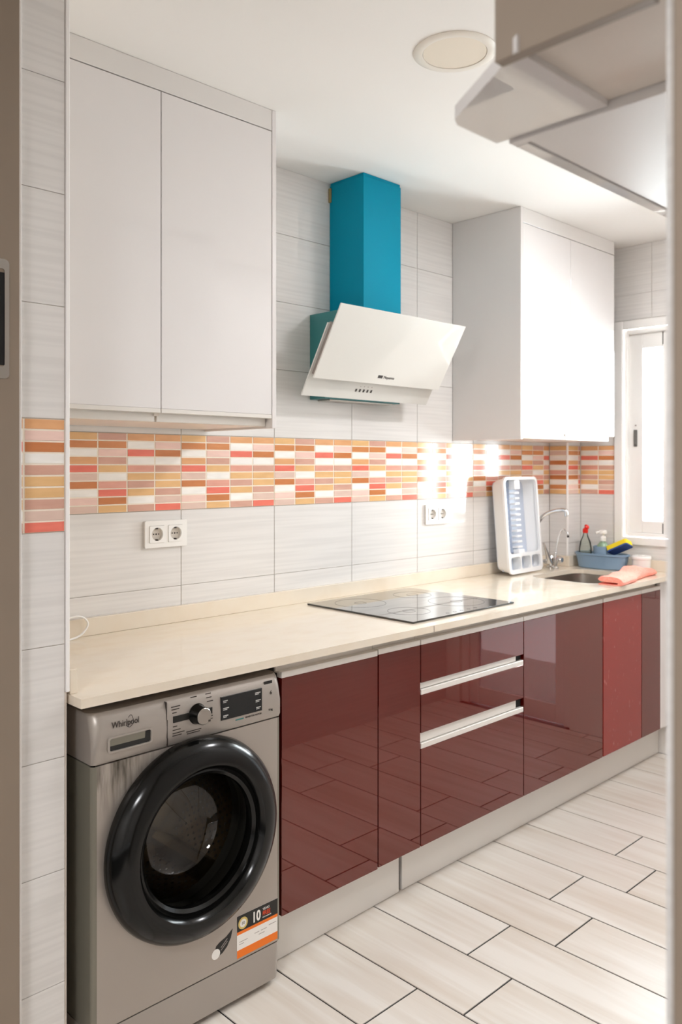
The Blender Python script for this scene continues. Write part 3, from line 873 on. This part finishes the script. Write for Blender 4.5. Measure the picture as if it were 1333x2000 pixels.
# display
obj('display', xf(box(0.372, 0.506, -0.001, 0.004, 0, 0.060, 0.0006), Matrix.Translation((0, YP - 0.0005, 0.764))), 'screen', t)
for x, z, wd in ((0.378, 0.812, 0.014), (0.378, 0.793, 0.018), (0.378, 0.774, 0.016), (0.482, 0.813, 0.018), (0.484, 0.793, 0.017), (0.486, 0.774, 0.015)):
    obj('legend', merge(box(x, x + wd, YP - 0.0022, YP - 0.0012, z, z + 0.0022), box(x, x + wd * 0.7, YP - 0.0022, YP - 0.0012, z - 0.0035, z - 0.0018)), 'legend', t)
for x, z, wd in ((0.226, 0.826, 0.026), (0.226, 0.820, 0.022), (0.228, 0.812, 0.012), (0.285, 0.838, 0.018), (0.330, 0.838, 0.016), (0.331, 0.829, 0.015), (0.331, 0.820, 0.018),
                 (0.331, 0.783, 0.015), (0.331, 0.776, 0.015), (0.228, 0.779, 0.012), (0.228, 0.770, 0.022), (0.228, 0.762, 0.034), (0.228, 0.756, 0.026), (0.268, 0.757, 0.044), (0.270, 0.752, 0.038)):
    obj('legend', box(x, x + wd, pface(z) - 0.0009, pface(z), z, z + 0.0020), 'print', t)
text('lettering', 'INVERTER MOTOR', 0.0065, (0.452, pface(0.754) - 0.0006, 0.7535), 'print', t)
text('lettering', '9 kg', 0.0085, (0.530, pface(0.758) - 0.0006, 0.7565), 'print', t)
obj('legend', box(0.420, 0.446, pface(0.754) - 0.0009, pface(0.754), 0.7535, 0.757), 'legend_green', t)
obj('badge', box(0.518, 0.546, pface(0.832) - 0.0012, pface(0.832), 0.8285, 0.8365), 'sticker_black', t)
text('lettering', '6', 0.016, (0.534, pface(0.80) - 0.0006, 0.800), 'print', t)
# door: black ring (lathed), glass bowl, gasket, drum
DC = (WCX, WF, WCZ)
prof = [(0.232, -0.0003), (0.2465, 0.004), (0.249, 0.014), (0.246, 0.028), (0.236, 0.044), (0.219, 0.056), (0.200, 0.0615), (0.186, 0.060), (0.178, 0.052), (0.174, 0.040), (0.1705, 0.020), (0.168, 0.0)]
dring = obj('door_ring', lathe(prof, 96, 'Y', center=DC), 'wm_black', t, smooth=True)
bowlp = [(0.174, 0.034), (0.168, 0.036), (0.160, 0.030), (0.152, 0.000), (0.146, -0.04), (0.135, -0.072), (0.108, -0.094), (0.06, -0.104), (0.0, -0.106)]
obj('door_glass', lathe(bowlp, 72, 'Y', center=DC), 'wm_glass', dring, smooth=True)
obj('glass_rim', lathe([(0.1745, 0.030), (0.1745, 0.038), (0.168, 0.0405), (0.160, 0.034), (0.158, 0.024)], 72, 'Y', center=DC), 'wm_black', dring, smooth=True)
obj('gasket', lathe([(0.213, -0.008), (0.19, -0.012), (0.172, -0.006), (0.170, -0.03), (0.182, -0.05), (0.178, -0.075), (0.206, -0.085)], 64, 'Y', center=DC), 'rubber', t, smooth=True)
drum = obj('drum', lathe([(0.190, -0.085), (0.226, -0.092), (0.226, -0.36), (0.212, -0.385), (0.08, -0.378), (0.06, -0.365), (0.0, -0.362)], 72, 'Y', center=DC), 'drum', t, smooth=True)
holes = bmesh.new()
for a in range(60):
    for r in range(16):
        th = 2 * pi * (a + 0.5 * (r % 2)) / 60; y = WF + 0.105 + r * 0.016; R = 0.2252
        c = Vector((WCX + R * cos(th), y, WCZ + R * sin(th)))
        tv = Vector((-sin(th), 0, cos(th))); yv = Vector((0, 1, 0))
        holes.faces.new([holes.verts.new(c + tv * 0.0042 * cos(k * pi / 3) + yv * 0.0042 * sin(k * pi / 3)) for k in range(6)])
hp = obj('drum_holes', holes, 'dark', drum); hp['kind'] = 'stuff'
for a in (0.4, 0.4 + 2 * pi / 3, 0.4 + 4 * pi / 3):
    q = loft([[Vector((x, y, z)) for x, z in ((-0.035, 0.224), (-0.012, 0.165), (0.012, 0.165), (0.035, 0.224))] for y in (WF + 0.11, WF + 0.34)])
    xf(q, Matrix.Translation((WCX, 0, WCZ)) @ Matrix.Rotation(a, 4, 'Y')); obj('drum_lifter', q, 'drum', drum)
# stickers
YS = WF - 0.0006
st = obj('guarantee_sticker', box(0.428, 0.5655, YS, WF - 0.0001, 0.128, 0.238), 'sticker_white', t)
obj('sticker_band', box(0.428, 0.5655, YS - 0.0002, YS, 0.1965, 0.238), 'sticker_black', st)
obj('sticker_band', box(0.428, 0.5655, YS - 0.0002, YS, 0.1885, 0.1965), 'orange', st)
obj('sticker_band', box(0.428, 0.5655, YS - 0.0002, YS, 0.128, 0.1485), 'orange', st)
obj('seal', lathe([(0, 0.0004), (0.0155, 0.0004), (0.0155, 0.0)], 28, 'Y', center=(0.4475, YS - 0.0002, 0.2155)), 'sticker_gold', st)
obj('seal_centre', lathe([(0, 0.0003), (0.0105, 0.0003), (0.0105, 0.0)], 28, 'Y', center=(0.4475, YS - 0.0006, 0.2155)), 'sticker_white', st)
text('lettering', '10', 0.038, (0.477, YS - 0.0004, 0.2035), 'sticker_white', st, sx=0.78, bold=0.0011)
text('lettering', 'FREE', 0.0165, (0.513, YS - 0.0004, 0.2095), 'sticker_red', st, sx=0.8, bold=0.00015)
text('lettering', 'YEARS', 0.0085, (0.513, YS - 0.0004, 0.224), 'sticker_white', st)
text('lettering', 'PARTS GUARANTEE', 0.0042, (0.513, YS - 0.0004, 0.2035), 'sticker_white', st, sx=0.8)
text('lettering', '10', 0.011, (0.4475, YS - 0.0010, 0.2120), 'print', st, align='CENTER')
for x, z, wd in ((0.435, 0.168, 0.028), (0.486, 0.172, 0.016), (0.508, 0.172, 0.020), (0.535, 0.176, 0.026), (0.435, 0.162, 0.016), (0.50, 0.164, 0.02)):
    obj('fine_print', box(x, x + wd, YS - 0.0003, YS - 0.0001, z, z + 0.0013), 'grey_plastic', st)
lf = [(0.356, 0.171), (0.362, 0.188), (0.372, 0.1935), (0.393, 0.200), (0.414, 0.213), (0.408, 0.192), (0.396, 0.174), (0.381, 0.163), (0.369, 0.160)]
lv = obj('leaf_sticker', plate(lf, [], YS, WF - 0.0001, 'Y'), 'sticker_black', t)
obj('leaf_dot', lathe([(0, 0.0004), (0.013, 0.0004), (0.013, 0)], 24, 'Y', center=(0.3605, YS, 0.168)), 'sticker_white', lv)
for k in range(2):
    q = box(0, 0.026, -0.0003, 0, 0, 0.002); xf(q, Matrix.Translation((0.377, YS, 0.178 - 0.007 * k)) @ Matrix.Rotation(radians(-38), 4, 'Y')); obj('fine_print', q, 'grey_plastic', lv)

# ------------------------------------------------------------------ things by the sink
# dish rack standing on its end against the tiles
RA, RL = radians(3), 0.08
t = thing('dish_rack', 'white and pale blue plastic dish rack standing upright against the tiles', 'dish rack', (2.398, -0.143, ZT + 0.001 + 0.078 * sin(0.08)))
t.rotation_euler = (-RL, 0, RA)      # leans back towards the wall
RW, RH, RD = 0.312, 0.462, 0.078
def lo(name, bm, m, p=None, **k): return obj(name, bm, m, p or t, local=True, **k)
outl = rrect(0, RW, 0.0, RH, 0.03, 6)
inn = rrect(0.014, RW - 0.014, 0.095, RH - 0.014, 0.02, 6)
cells = [rrect(0.018 + k * 0.095, 0.018 + k * 0.095 + 0.086, 0.020, 0.080, 0.014, 5) for k in range(3)]
lo('rim', plate(outl, [inn] + cells, 0.0, 0.012, 'Y'), 'rack_white')
def rrY(d, y, dz=0): return [Vector((a, y, b)) for a, b in rrect(d, RW - d, d + dz, RH - d, 0.03, 6)]
sh = loft([rrY(0.004, 0.010), rrY(0.012, RD * 0.75), rrY(0.020, RD)], cap=False)
lo('tray_wall', sh, 'rack_white', smooth=True)
lo('tray_floor', plate(rrect(0.019, RW - 0.019, 0.019, RH - 0.019, 0.028, 6), [], RD - 0.004, RD, 'Y'), 'rack_blue')
lo('cutlery_divider', merge(*[box(0.010 + k * 0.095, 0.018 + k * 0.095, 0.010, 0.05, 0.012, 0.088) for k in (1, 2)], box(0.02, RW - 0.02, 0.010, RD - 0.006, 0.083, 0.092)), 'rack_white')
lo('cutlery_back', box(0.016, RW - 0.016, 0.045, 0.050, 0.014, 0.083), 'rack_blue')
lo('plate_spine', box(0.130, 0.172, 0.055, RD - 0.005, 0.093, RH - 0.018, 0.003), 'rack_blue')
for k in range(12):
    z = 0.118 + k * 0.0262
    lo('plate_peg', box(0.128, 0.170, 0.022, 0.056, z, z + 0.010, 0.002), 'rack_white')
    lo('plate_rib', yz_prism([(0.045, z), (RD - 0.006, z), (RD - 0.006, z + 0.014), (0.060, z + 0.014)], 0.026, 0.096), 'rack_blue')
lo('end_tab', box(0.122, 0.172, 0.016, 0.050, RH - 0.060, RH - 0.014, 0.003), 'rack_white')
lo('end_tab', box(0.122, 0.176, 0.016, 0.050, 0.092, 0.112, 0.003), 'rack_white')

# taps
t = thing('mixer_tap', 'chrome mixer tap with a tall curved spout behind the sink', 'tap', (2.846, -0.085, ZT + 0.0006))
bx, by = 2.846, -0.085; ZT1 = ZT + 0.0006
obj('body', merge(lathe([(0, 0.0), (0.028, 0.0), (0.028, 0.006), (0.022, 0.012), (0.020, 0.045), (0.022, 0.052), (0.017, 0.062), (0.0, 0.066)], 24, center=(bx, by, ZT1)),
                  tube([(bx, by, ZT + 0.032), (bx - 0.04, by + 0.012, ZT + 0.034), (bx - 0.085, by + 0.018, ZT + 0.036)], 0.012, 14, 2)), 'chrome', t, smooth=True)
obj('lever', tube([(bx - 0.022, by - 0.004, ZT + 0.030), (bx - 0.045, by - 0.006, ZT + 0.075), (bx - 0.078, by - 0.006, ZT + 0.132)], lambda s: 0.017 - 0.014 * s, 12), 'chrome', t, smooth=True)
obj('spout', tube([(2.770, -0.066, ZT + 0.034), (2.760, -0.064, ZT + 0.06), (2.748, -0.062, ZT + 0.16), (2.750, -0.068, ZT + 0.225), (2.757, -0.095, ZT + 0.268), (2.768, -0.140, ZT + 0.291), (2.776, -0.185, ZT + 0.301), (2.778, -0.208, ZT + 0.299), (2.779, -0.213, ZT + 0.288), (2.779, -0.213, ZT + 0.270)], 0.0095, 14), 'chrome', t, smooth=True)
obj('knob', lathe([(0, 0.034), (0.012, 0.033), (0.018, 0.024), (0.020, 0.010), (0.014, 0.0)], 20, 'Y', center=(bx + 0.035, by - 0.012, ZT + 0.040)), 'chrome', t, smooth=True)
t = thing('filter_tap', 'slim chrome drinking water tap with a dark tip beside the mixer', 'tap', (2.820, -0.128, ZT + 0.0006))
fx, fy = 2.820, -0.128
obj('stem', tube([(fx, fy, ZT + 0.001), (fx, fy, ZT + 0.07), (fx + 0.020, fy, ZT + 0.14), (fx + 0.040, fy - 0.003, ZT + 0.182), (fx + 0.047, fy - 0.018, ZT + 0.197), (fx + 0.048, fy - 0.036, ZT + 0.186), (fx + 0.048, fy - 0.042, ZT + 0.170)], 0.0045, 10), 'chrome', t, smooth=True)
obj('base', lathe([(0, 0.0006), (0.016, 0.0006), (0.016, 0.006), (0.009, 0.014), (0.009, 0.040), (0, 0.042)], 20, center=(fx, fy, ZT)), 'chrome', t, smooth=True)
obj('tip', tube([(fx + 0.048, fy - 0.042, ZT + 0.169), (fx + 0.048, fy - 0.043, ZT + 0.158)], 0.0055, 10, 2), 'print', t)

# oval sink caddy with its holder cup
TCX, TCY, TZ = 3.010, -0.280, ZT + 0.0008
t = thing('sink_caddy', 'grey blue oval plastic sink caddy on the worktop corner', 'caddy', (TCX, TCY, TZ))
def oval(rx, ry, z, p=2.6, n=40):
    o = []
    for k in range(n):
        a = 2 * pi * k / n; ca, sa = cos(a), sin(a)
        o.append(Vector((TCX + rx * math.copysign(abs(ca) ** (2 / p), ca), TCY + ry * math.copysign(abs(sa) ** (2 / p), sa), TZ + z)))
    return o
obj('tub', loft([oval(0.052, 0.118, 0), oval(0.056, 0.123, 0.004), oval(0.063, 0.138, 0.066), oval(0.067, 0.143, 0.068), oval(0.067, 0.143, 0.077), oval(0.062, 0.137, 0.077), oval(0.058, 0.130, 0.06), oval(0.050, 0.116, 0.005)]), 'tub_blue', t, smooth=True)
obj('holder_cup', lathe([(0.0, 0.0055), (0.046, 0.0055), (0.049, 0.112), (0.046, 0.112), (0.0435, 0.010), (0.0, 0.010)], 36, center=(TCX, -0.286, TZ)), 'tub_blue', t, smooth=True)
t = thing('dish_soap_bottle', 'clear dish soap bottle with a red cap and dark green liquid', 'bottle', (3.005, -0.190, TZ + 0.0055))
bx, by, bz = 3.005, -0.190, TZ + 0.0058
def ovb(rx, ry, z, n=28): return [Vector((bx + rx * cos(2 * pi * k / n), by + ry * sin(2 * pi * k / n), bz + z)) for k in range(n)]
obj('bottle', loft([ovb(0.022, 0.032, 0), ovb(0.025, 0.036, 0.01), ovb(0.024, 0.034, 0.09), ovb(0.020, 0.028, 0.125), ovb(0.013, 0.015, 0.15), ovb(0.011, 0.011, 0.168)], cap=True), 'bottle', t, smooth=True)
obj('liquid', loft([ovb(0.0205, 0.0305, 0.002), ovb(0.0235, 0.0345, 0.011), ovb(0.0232, 0.0335, 0.070)]), 'green_liquid', t, smooth=True)
obj('cap', loft([ovb(0.0125, 0.0125, 0.168), ovb(0.014, 0.014, 0.172), ovb(0.014, 0.014, 0.188), ovb(0.008, 0.008, 0.192), ovb(0.008, 0.008, 0.196)]), 'red_cap', t, smooth=True)
obj('cap_flap', xf(lathe([(0, 0.0), (0.013, 0.0), (0.014, 0.006), (0.008, 0.012), (0, 0.013)], 20), Matrix.Translation((bx + 0.002, by - 0.004, bz + 0.197)) @ Matrix.Rotation(radians(50), 4, 'X')), 'red_cap', t, smooth=True)
t = thing('soap_dispenser', 'white pump soap dispenser standing in the holder cup', 'dispenser', (TCX, -0.286, TZ + 0.011))
dx, dy, dz = TCX, -0.286, TZ + 0.011
obj('bottle', lathe([(0, 0), (0.030, 0), (0.032, 0.006), (0.032, 0.085), (0.028, 0.108), (0.016, 0.122), (0.012, 0.126), (0, 0.126)], 28, center=(dx, dy, dz)), 'soap', t, smooth=True)
obj('collar', lathe([(0, 0.1262), (0.015, 0.1262), (0.016, 0.130), (0.016, 0.146), (0.010, 0.152), (0, 0.152)], 24, center=(dx, dy, dz)), 'white_plastic', t, smooth=True)
obj('pump_head', merge(lathe([(0, 0.1522), (0.006, 0.1522), (0.006, 0.162), (0.018, 0.164), (0.020, 0.172), (0.018, 0.181), (0, 0.184)], 24, center=(dx, dy, dz)),
                       tube([(dx, dy, dz + 0.172), (dx - 0.018, dy + 0.012, dz + 0.173), (dx - 0.034, dy + 0.022, dz + 0.168)], 0.0055, 8)), 'white_plastic', t, smooth=True)
# sponge leaning on the caddy rim
t = thing('sponge', 'yellow sponge with a blue scouring side leaning in the caddy', 'sponge', (2.996, -0.386, TZ + 0.102))
t.rotation_euler = (radians(-27), radians(20), radians(-6))
def pad(x, y, z0, z1, r): return loft([[Vector((a, b, z)) for a, b in rrect(-x, x, -y, y, r, 5)] for z in (z0, z1)])
lo('foam', pad(0.033, 0.056, 0.007, 0.030, 0.01), 'yellow')
lo('scouring_pad', pad(0.033, 0.056, 0.0, 0.0068, 0.01), 'navy')
# round tub with lid
t = thing('lidded_tub', 'small round white tub with lid beside the blue caddy', 'tub', (3.030, -0.480, ZT + 0.0008))
cx, cy, cz = 3.030, -0.480, ZT + 0.0008
obj('tub', lathe([(0, 0), (0.038, 0), (0.042, 0.004), (0.0455, 0.062), (0, 0.062)], 36, center=(cx, cy, cz)), 'white_plastic', t, smooth=True)
obj('lid', lathe([(0.0465, 0.060), (0.049, 0.062), (0.049, 0.071), (0.044, 0.077), (0.030, 0.075), (0, 0.075)], 36, center=(cx, cy, cz)), 'white_plastic', t, smooth=True)
obj('lid_tab', box(cx - 0.012, cx + 0.012, cy - 0.012, cy + 0.012, cz + 0.0755, cz + 0.080, 0.002), 'white_plastic', t)

# folded cloth on the front edge of the sink
def cloth():
    ax = Vector((2.470, -0.600, ZT)); bxv = Vector((2.965, -0.530, ZT))
    L = (bxv - ax); d = L.normalized(); s = Vector((d.y, -d.x, 0))      # s points to the front
    bm = bmesh.new(); rings = []
    # cross-section: a strip folded twice (S shape), thick closed outline
    sec = [(-0.050, 0.004), (0.030, 0.002), (0.043, 0.006), (0.047, 0.013), (0.042, 0.020), (0.000, 0.023), (-0.035, 0.024), (-0.044, 0.030),
           (-0.036, 0.036), (0.005, 0.038), (0.034, 0.036), (0.044, 0.028), (0.053, 0.018), (0.053, 0.006), (0.046, -0.0005), (0.02, -0.0012), (-0.05, -0.0012)]
    sec2 = [(-0.050, 0.0045), (0.030, 0.0045), (0.036, 0.009), (0.036, 0.012), (0.030, 0.0155), (0.000, 0.017), (-0.040, 0.018), (-0.053, 0.028),
            (-0.043, 0.041), (0.005, 0.046), (0.036, 0.043), (0.050, 0.034), (0.059, 0.020), (0.058, 0.007), (0.050, 0.0), (0.02, 0.0), (-0.05, 0.0)]
    N = 26
    for i in range(N + 1):
        u = i / N
        k = 1 + 0.10 * sin(9 * u) * u + 0.05 * sin(23 * u)
        hgt = 0.80 + 0.28 * math.exp(-((u - 0.70) / 0.10) ** 2) - 0.22 * max(0, u - 0.85) / 0.15
        ring = []
        for q, (a, h) in enumerate(sec2):
            a2 = a * k + 0.008 * sin(5 * u + 1)
            ring.append(bm.verts.new(ax + L * u + s * a2 + Vector((0, 0, 0.0008 + h * hgt * (1 + 0.05 * sin(17 * u + q))))))
        rings.append(ring)
    for a, b in zip(rings, rings[1:]):
        n = len(a)
        for j in range(n): bm.faces.new((a[j], a[(j + 1) % n], b[(j + 1) % n], b[j]))
    bm.faces.new(rings[0]); bm.faces.new(rings[-1])
    return bm
c = obj('folded_cloth', cloth(), 'coral', smooth=True)
tag(c, 'folded coral cloth lying along the front edge of the sink', 'cloth')
